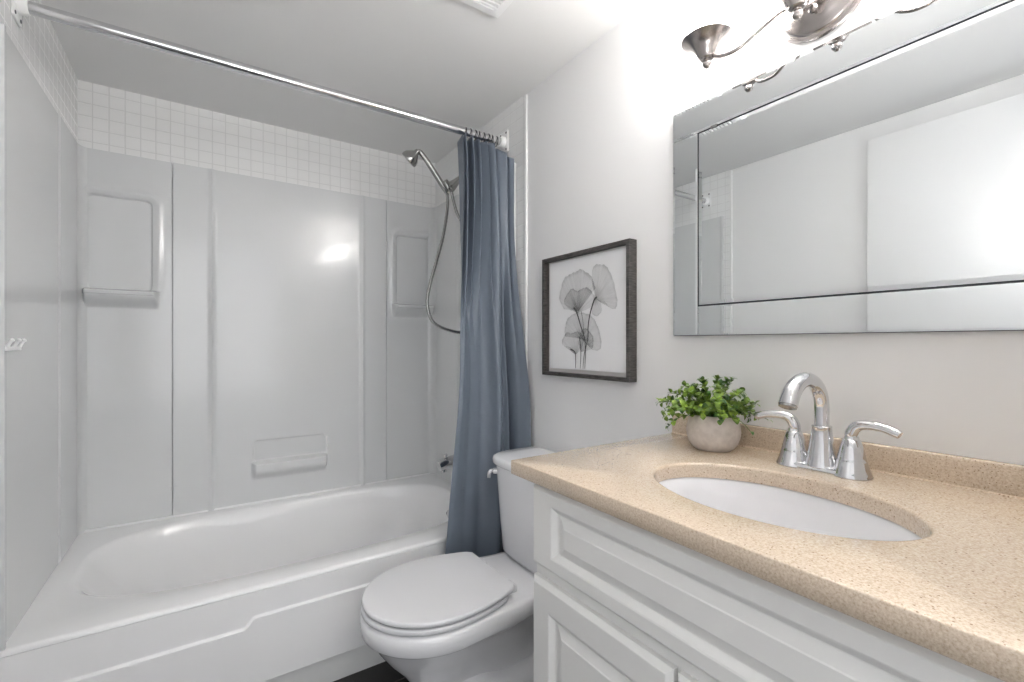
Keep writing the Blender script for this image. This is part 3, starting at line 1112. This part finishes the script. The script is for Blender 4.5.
stems = []
for k in range(46):
    az = k * 2.39996 + rnd.uniform(-0.25, 0.25)
    q = math.sqrt((k + 0.5) / 46)
    el = math.radians(84 - 86 * q ** 1.25 + rnd.uniform(-9, 9))
    Ln = rnd.uniform(0.068, 0.098) * (0.86 + 0.34 * q)
    stems.append((az, el, Ln, q))
for az, el, Ln, q in stems:
    d = Vector((math.cos(az) * math.cos(el), math.sin(az) * math.cos(el), math.sin(el)))
    b0 = Vector((PX + 0.030 * q * math.cos(az), PY + 0.030 * q * math.sin(az), ZT + 0.076))
    if d.x > 0:                                     # the wall side grows shorter
        Ln *= 1 - 0.42 * d.x
    pts = []
    n = 7
    for i in range(n + 1):
        t = i / n
        p = b0 + d * (Ln * t) + Vector((0, 0, 0.020 * math.sin(PI * t * 0.7) - 0.022 * t * t * math.cos(el)))
        if q > 0.5:
            p.z = max(p.z, ZT + 0.088 - 0.03 * t)
        pts.append(p)
    tube(sbm, pts, [0.0012, 0.0007], 5)
    for i in range(1, n + 1):
        dd = (pts[i] - pts[i - 1]).normalized()
        _, u, w = frame_of(dd)
        rot = i * PI / 2 + rnd.uniform(-0.4, 0.4)
        for sgn in (1, -1):
            o = (u * math.cos(rot) + w * math.sin(rot)) * sgn
            L = rnd.uniform(0.0145, 0.0205) * (1.0 if i < n else 0.75)
            ld = o * 0.9 + dd * rnd.uniform(0.35, 0.8) + Vector((0, 0, 0.15))
            tip = pts[i] + ld.normalized() * L
            if tip.y < 0.560 and tip.z < ZT + 0.115:
                continue
            if tip.x > XR - 0.006 or (tip.z < ZT + 0.055 and tip.x > XR - 0.03):
                continue
            leaf(lbm, pts[i], ld, Vector((0, 0, 1)) + dd * 0.4, L, L * rnd.uniform(0.38, 0.48))
    leaf(lbm, pts[-1], (pts[-1] - pts[-2]), Vector((0, 0, 1)), 0.011, 0.004)
obj('stems', sbm, M['stem'], pl)
obj('foliage', lbm, M['leaf'], pl, angle=180)

# ------------------------------------------------------------------ framed print
pic = thing('framed_print', 'square grey-framed print of grey ginkgo leaves on white, above toilet tank', 'picture', (XR, 1.19, 1.03))
PY0_, PY1_, PZ0, PZ1 = 0.975, 1.413, 1.030, 1.472
bm = bmesh.new()
fw = 0.013
XFp = XR - 0.035
o4 = [(PY0_, PZ0), (PY1_, PZ0), (PY1_, PZ1), (PY0_, PZ1)]
i4 = [(PY0_ + fw, PZ0 + fw), (PY1_ - fw, PZ0 + fw), (PY1_ - fw, PZ1 - fw), (PY0_ + fw, PZ1 - fw)]
k = 0.001
o4b = [(PY0_ + k, PZ0 + k), (PY1_ - k, PZ0 + k), (PY1_ - k, PZ1 - k), (PY0_ + k, PZ1 - k)]
loft(bm, [[(XR - 0.001, a, b) for a, b in i4], [(XR - 0.001, a, b) for a, b in o4], [(XFp + k, a, b) for a, b in o4], [(XFp, a, b) for a, b in o4b], [(XFp, a, b) for a, b in i4], [(XR - 0.001, a, b) for a, b in i4]], False, False)
obj('frame', bm, M['frame'], pic, smooth=False)
obj('mat_board', nbox((XR - 0.010, PY0_ + fw, PZ0 + fw), (XR - 0.002, PY1_ - fw, PZ1 - fw)), M['art_mat'], pic, smooth=False)
art = obj('print', nbox((XR - 0.019, PY0_ + fw + 0.008, PZ0 + fw + 0.014), (XR - 0.0102, PY1_ - fw - 0.018, PZ1 - fw - 0.008)), M['art_paper'], pic, smooth=False)
AX = XR - 0.0192
def fan(base, edge, layer):
    bm = bmesh.new()
    uvl = bm.loops.layers.uv.new('UVMap')
    e3 = smooth_path([(0, a, b) for a, b in edge], 8)
    x = AX - 0.0003 * layer
    n = len(e3) - 1
    rows = []
    T = [0, 0.08, 0.2, 0.4, 0.6, 0.8, 0.92, 1.0]
    for i, p in enumerate(e3):
        wob = 1 + 0.012 * math.sin(i * 1.9 + layer) + 0.010 * math.sin(i * 0.8 + 2 * layer)
        row = []
        for t in T:
            y = base[0] + (p.y - base[0]) * t * (wob if t == 1 else 1)
            z = base[1] + (p.z - base[1]) * t * (wob if t == 1 else 1)
            row.append((bm.verts.new((x, y, z)), (i / n + 0.37 * layer, t)))
        rows.append(row)
    for a, b in zip(rows, rows[1:]):
        for j in range(len(T) - 1):
            q = [a[j], b[j], b[j + 1], a[j + 1]]
            f = bm.faces.new([v for v, _ in q])
            for lp, (_, uv) in zip(f.loops, q):
                lp[uvl].uv = uv
    me = bpy.data.meshes.new('ginkgo_leaf')
    bmesh.ops.recalc_face_normals(bm, faces=bm.faces)
    bm.to_mesh(me); bm.free()
    me.materials.append(M['petal'])
    o = bpy.data.objects.new('ginkgo_leaf', me)
    C.objects.link(o)
    o.parent = art
    return o


fan((1.222, 1.264), [(1.222, 1.264), (1.300, 1.275), (1.327, 1.322), (1.297, 1.388), (1.245, 1.402), (1.205, 1.408), (1.155, 1.375), (1.138, 1.335), (1.195, 1.262)][1:8], 1)
fan((1.136, 1.299), [(1.152, 1.345), (1.150, 1.405), (1.117, 1.414), (1.076, 1.392), (1.045, 1.320), (1.040, 1.268), (1.066, 1.264), (1.095, 1.290)], 2)
fan((1.228, 1.258), [(1.260, 1.268), (1.299, 1.302), (1.262, 1.345), (1.225, 1.335), (1.181, 1.343), (1.140, 1.308), (1.160, 1.275), (1.200, 1.262)], 3)
fan((1.136, 1.299), [(1.152, 1.275), (1.150, 1.250), (1.128, 1.242), (1.108, 1.258), (1.112, 1.290)], 4)
fan((1.205, 1.166), [(1.292, 1.175), (1.294, 1.205), (1.270, 1.246), (1.201, 1.258), (1.135, 1.224), (1.108, 1.139), (1.150, 1.128), (1.170, 1.150)], 5)
fan((1.235, 1.110), [(1.262, 1.136), (1.310, 1.148), (1.288, 1.188), (1.255, 1.186), (1.222, 1.192), (1.192, 1.166), (1.205, 1.130)], 6)
fan((1.207, 1.120), [(1.222, 1.150), (1.205, 1.195), (1.178, 1.200), (1.147, 1.172), (1.150, 1.134), (1.180, 1.126)], 7)
bm = bmesh.new()


def ribbon(pts, w0, w1, x):
    P = smooth_path([(x, a, b) for a, b in pts], 8)
    L_ = []
    for i, p in enumerate(P):
        d = (P[min(i + 1, len(P) - 1)] - P[max(i - 1, 0)]).normalized()
        s = Vector((0, -d.z, d.y))
        w = w0 + (w1 - w0) * i / (len(P) - 1)
        L_.append((bm.verts.new(p - s * w), bm.verts.new(p + s * w)))
    for a, b in zip(L_, L_[1:]):
        bm.faces.new((a[0], b[0], b[1], a[1]))


xs_ = AX - 0.0027
ribbon([(1.245, 1.278), (1.228, 1.258), (1.208, 1.212), (1.188, 1.166), (1.184, 1.115), (1.187, 1.062)], 0.0034, 0.0010, xs_)
ribbon([(1.128, 1.305), (1.140, 1.297), (1.159, 1.256), (1.170, 1.211), (1.172, 1.166), (1.190, 1.111), (1.196, 1.062)], 0.0036, 0.0010, xs_)
ribbon([(1.262, 1.130), (1.238, 1.118), (1.234, 1.09), (1.235, 1.062)], 0.0030, 0.0012, xs_)
ribbon([(1.214, 1.172), (1.207, 1.120), (1.210, 1.062)], 0.0022, 0.0010, xs_)
ribbon([(1.205, 1.262), (1.196, 1.225), (1.192, 1.18)], 0.0012, 0.0008, xs_)
obj('ink_stems', bm, M['ink'], art)

# ------------------------------------------------------------------ mirror
mir = thing('wall_mirror', 'wide rectangular mirror with mirrored border strips above the counter', 'mirror', (XR, 0.46, 1.17))
MY0, MY1, MZ0, MZ1 = 0.0625, 0.8325, 1.171, 1.794
obj('backing', nbox((XR - 0.009, MY0, MZ0), (XR - 0.0005, MY1, MZ1)), M['mirror_back'], mir, smooth=False)


def pane(name, y0, y1, z0, z1, x, bev):
    T = 0.005
    bm = bmesh.new()
    R4 = lambda k, xx: [(xx, y0 + k, z0 + k), (xx, y1 - k, z0 + k), (xx, y1 - k, z1 - k), (xx, y0 + k, z1 - k)]
    loft(bm, [R4(0, x + T), R4(0, x + bev * 0.13), R4(bev, x)])
    return obj(name, bm, M['mirror'], mir, smooth=False)


ST = 0.078
gx = XR - 0.0145
pane('border_strip', MY0 + 0.001, MY1 - 0.001, MZ1 - ST, MZ1 - 0.001, gx, 0.006)
pane('border_strip', MY1 - ST, MY1 - 0.001, MZ0 + 0.001, MZ1 - ST - 0.0008, gx, 0.006)
pane('border_strip', MY0 + 0.001, MY0 + ST, MZ0 + 0.001, MZ1 - ST - 0.0008, gx, 0.006)
pane('border_strip', MY0 + ST + 0.0008, MY1 - ST - 0.0008, MZ0 + 0.001, MZ0 + ST, gx, 0.004)
pane('centre_glass', MY0 + ST + 0.0042, MY1 - ST - 0.0042, MZ0 + ST + 0.0042, MZ1 - ST - 0.0042, gx - 0.001, 0.010)
bm = bmesh.new()
box(bm, (gx - 0.0025, MY1 - ST - 0.058, MZ1 - ST - 0.004), (gx + 0.002, MY1 - ST - 0.040, MZ1 - ST + 0.002), 0.0008)
obj('glass_clip', bm, M['steel'], mir)

# ------------------------------------------------------------------ vanity light
LX, LY, LZ = 1.013, 0.461, 1.838
vl = thing('vanity_light', 'brushed nickel three-cup wall light above the mirror', 'wall light', (XR, LY, 1.91))
bm = lathe(bmesh.new(), [(0.094, 0.0), (0.096, 0.004), (0.093, 0.009), (0.086, 0.011), (0.084, 0.014), (0.080, 0.018), (0.074, 0.019), (0.066, 0.026), (0.045, 0.036), (0.024, 0.040), (0.0, 0.041)], (XR, LY, 1.910), (-1, 0, 0), 56)
obj('base_plate', bm, M['nickel'], vl)
for dy, dz in ((-0.004, -0.052), (0.030, -0.036)):
    obj('thumb_screw', lathe(bmesh.new(), [(0.004, 0), (0.004, 0.016), (0.008, 0.018), (0.009, 0.024), (0.005, 0.030), (0.001, 0.031)], (XR - 0.026, LY + dy, 1.910 + dz), (-1, 0, 0), 16), M['nickel'], vl)
arms = {0: [(XR - 0.035, LY, 1.915), (1.06, LY, 1.912), (LX + 0.012, LY, 1.885), (LX + 0.006, LY, 1.850)],
        1: [(XR - 0.034, LY + 0.025, 1.885), (1.062, LY + 0.050, 1.884), (1.036, LY + 0.085, 1.853), (1.020, LY + 0.130, 1.826), (1.014, LY + 0.170, 1.827), (LX, LY + 0.192, 1.844)],
        -1: [(XR - 0.034, LY - 0.025, 1.885), (1.062, LY - 0.050, 1.884), (1.036, LY - 0.085, 1.853), (1.020, LY - 0.130, 1.826), (1.014, LY - 0.170, 1.827), (LX, LY - 0.192, 1.844)]}
for k in (0, 1, -1):
    obj('arm', tube(bmesh.new(), smooth_path(arms[k], 8), 0.0048, 12), M['nickel'], vl)
for k in (1, 0, -1):
    y = LY + k * 0.204
    cup = obj('cup', lathe(bmesh.new(), [(0.012, -0.004), (0.0175, 0.000), (0.0180, 0.003), (0.0220, 0.007), (0.0265, 0.019), (0.034, 0.029), (0.046, 0.0385), (0.056, 0.0430), (0.0590, 0.0450), (0.056, 0.0470), (0.042, 0.040), (0.030, 0.027)], (LX, y, LZ), (0, 0, 1), 36), M['nickel'], vl)
    fin = obj('finial', lathe(bmesh.new(), [(0.001, -0.0235), (0.006, -0.022), (0.0105, -0.016), (0.0105, -0.010), (0.007, -0.005), (0.009, -0.002)], (LX, y, LZ), (0, 0, 1), 24), M['nickel'], cup)
    bm = lathe(bmesh.new(), [(0.028, 0.030), (0.036, 0.041), (0.044, 0.062), (0.052, 0.100), (0.055, 0.130), (0.060, 0.160), (0.068, 0.176), (0.066, 0.177), (0.058, 0.160), (0.050, 0.118), (0.030, 0.058)], (LX, y, LZ), (0, 0, 1), 36)
    obj('glass_shade', bm, M['glass_shade'], vl)

# ------------------------------------------------------------------ ceiling vent
vt = thing('ceiling_vent', 'white slotted exhaust fan grille on the ceiling', 'vent', (0.65, 1.11, ZC))
vx0, vx1, vy0, vy1 = 0.525, 0.775, 0.986, 1.236
bm = bmesh.new()
fr = 0.030
R4 = lambda k, z: [(vx0 + k, vy0 + k, z), (vx1 - k, vy0 + k, z), (vx1 - k, vy1 - k, z), (vx0 + k, vy1 - k, z)]
loft(bm, [R4(0, ZC), R4(0, ZC - 0.007), R4(0.006, ZC - 0.014), R4(fr, ZC - 0.016), R4(fr, ZC - 0.004)], True, True)
obj('grille_frame', bm, M['white_plastic'], vt, smooth=False)
n = 12
for i in range(n):
    y = vy0 + fr + (i + 0.5) * (vy1 - vy0 - 2 * fr) / n
    bm = nbox((vx0 + fr - 0.002, y - 0.0048, ZC - 0.0155), (vx1 - fr + 0.002, y + 0.0048, ZC - 0.0085), 0.001)
    obj('slat', bm, M['white_plastic'], vt, smooth=False)
obj('duct_opening', nbox((vx0 + fr + 0.001, vy0 + fr + 0.001, ZC - 0.0048), (vx1 - fr - 0.001, vy1 - fr - 0.001, ZC - 0.0038)), M['dark'], vt, smooth=False)

# ------------------------------------------------------------------ open door (seen in the mirror)
bm = nbox((-0.372, 0.085, 0.012), (-0.337, 0.858, 2.085), 0.003)
struct('door_1', bm, M['door'], 'white door standing open against the wall opposite the mirror', 'door')
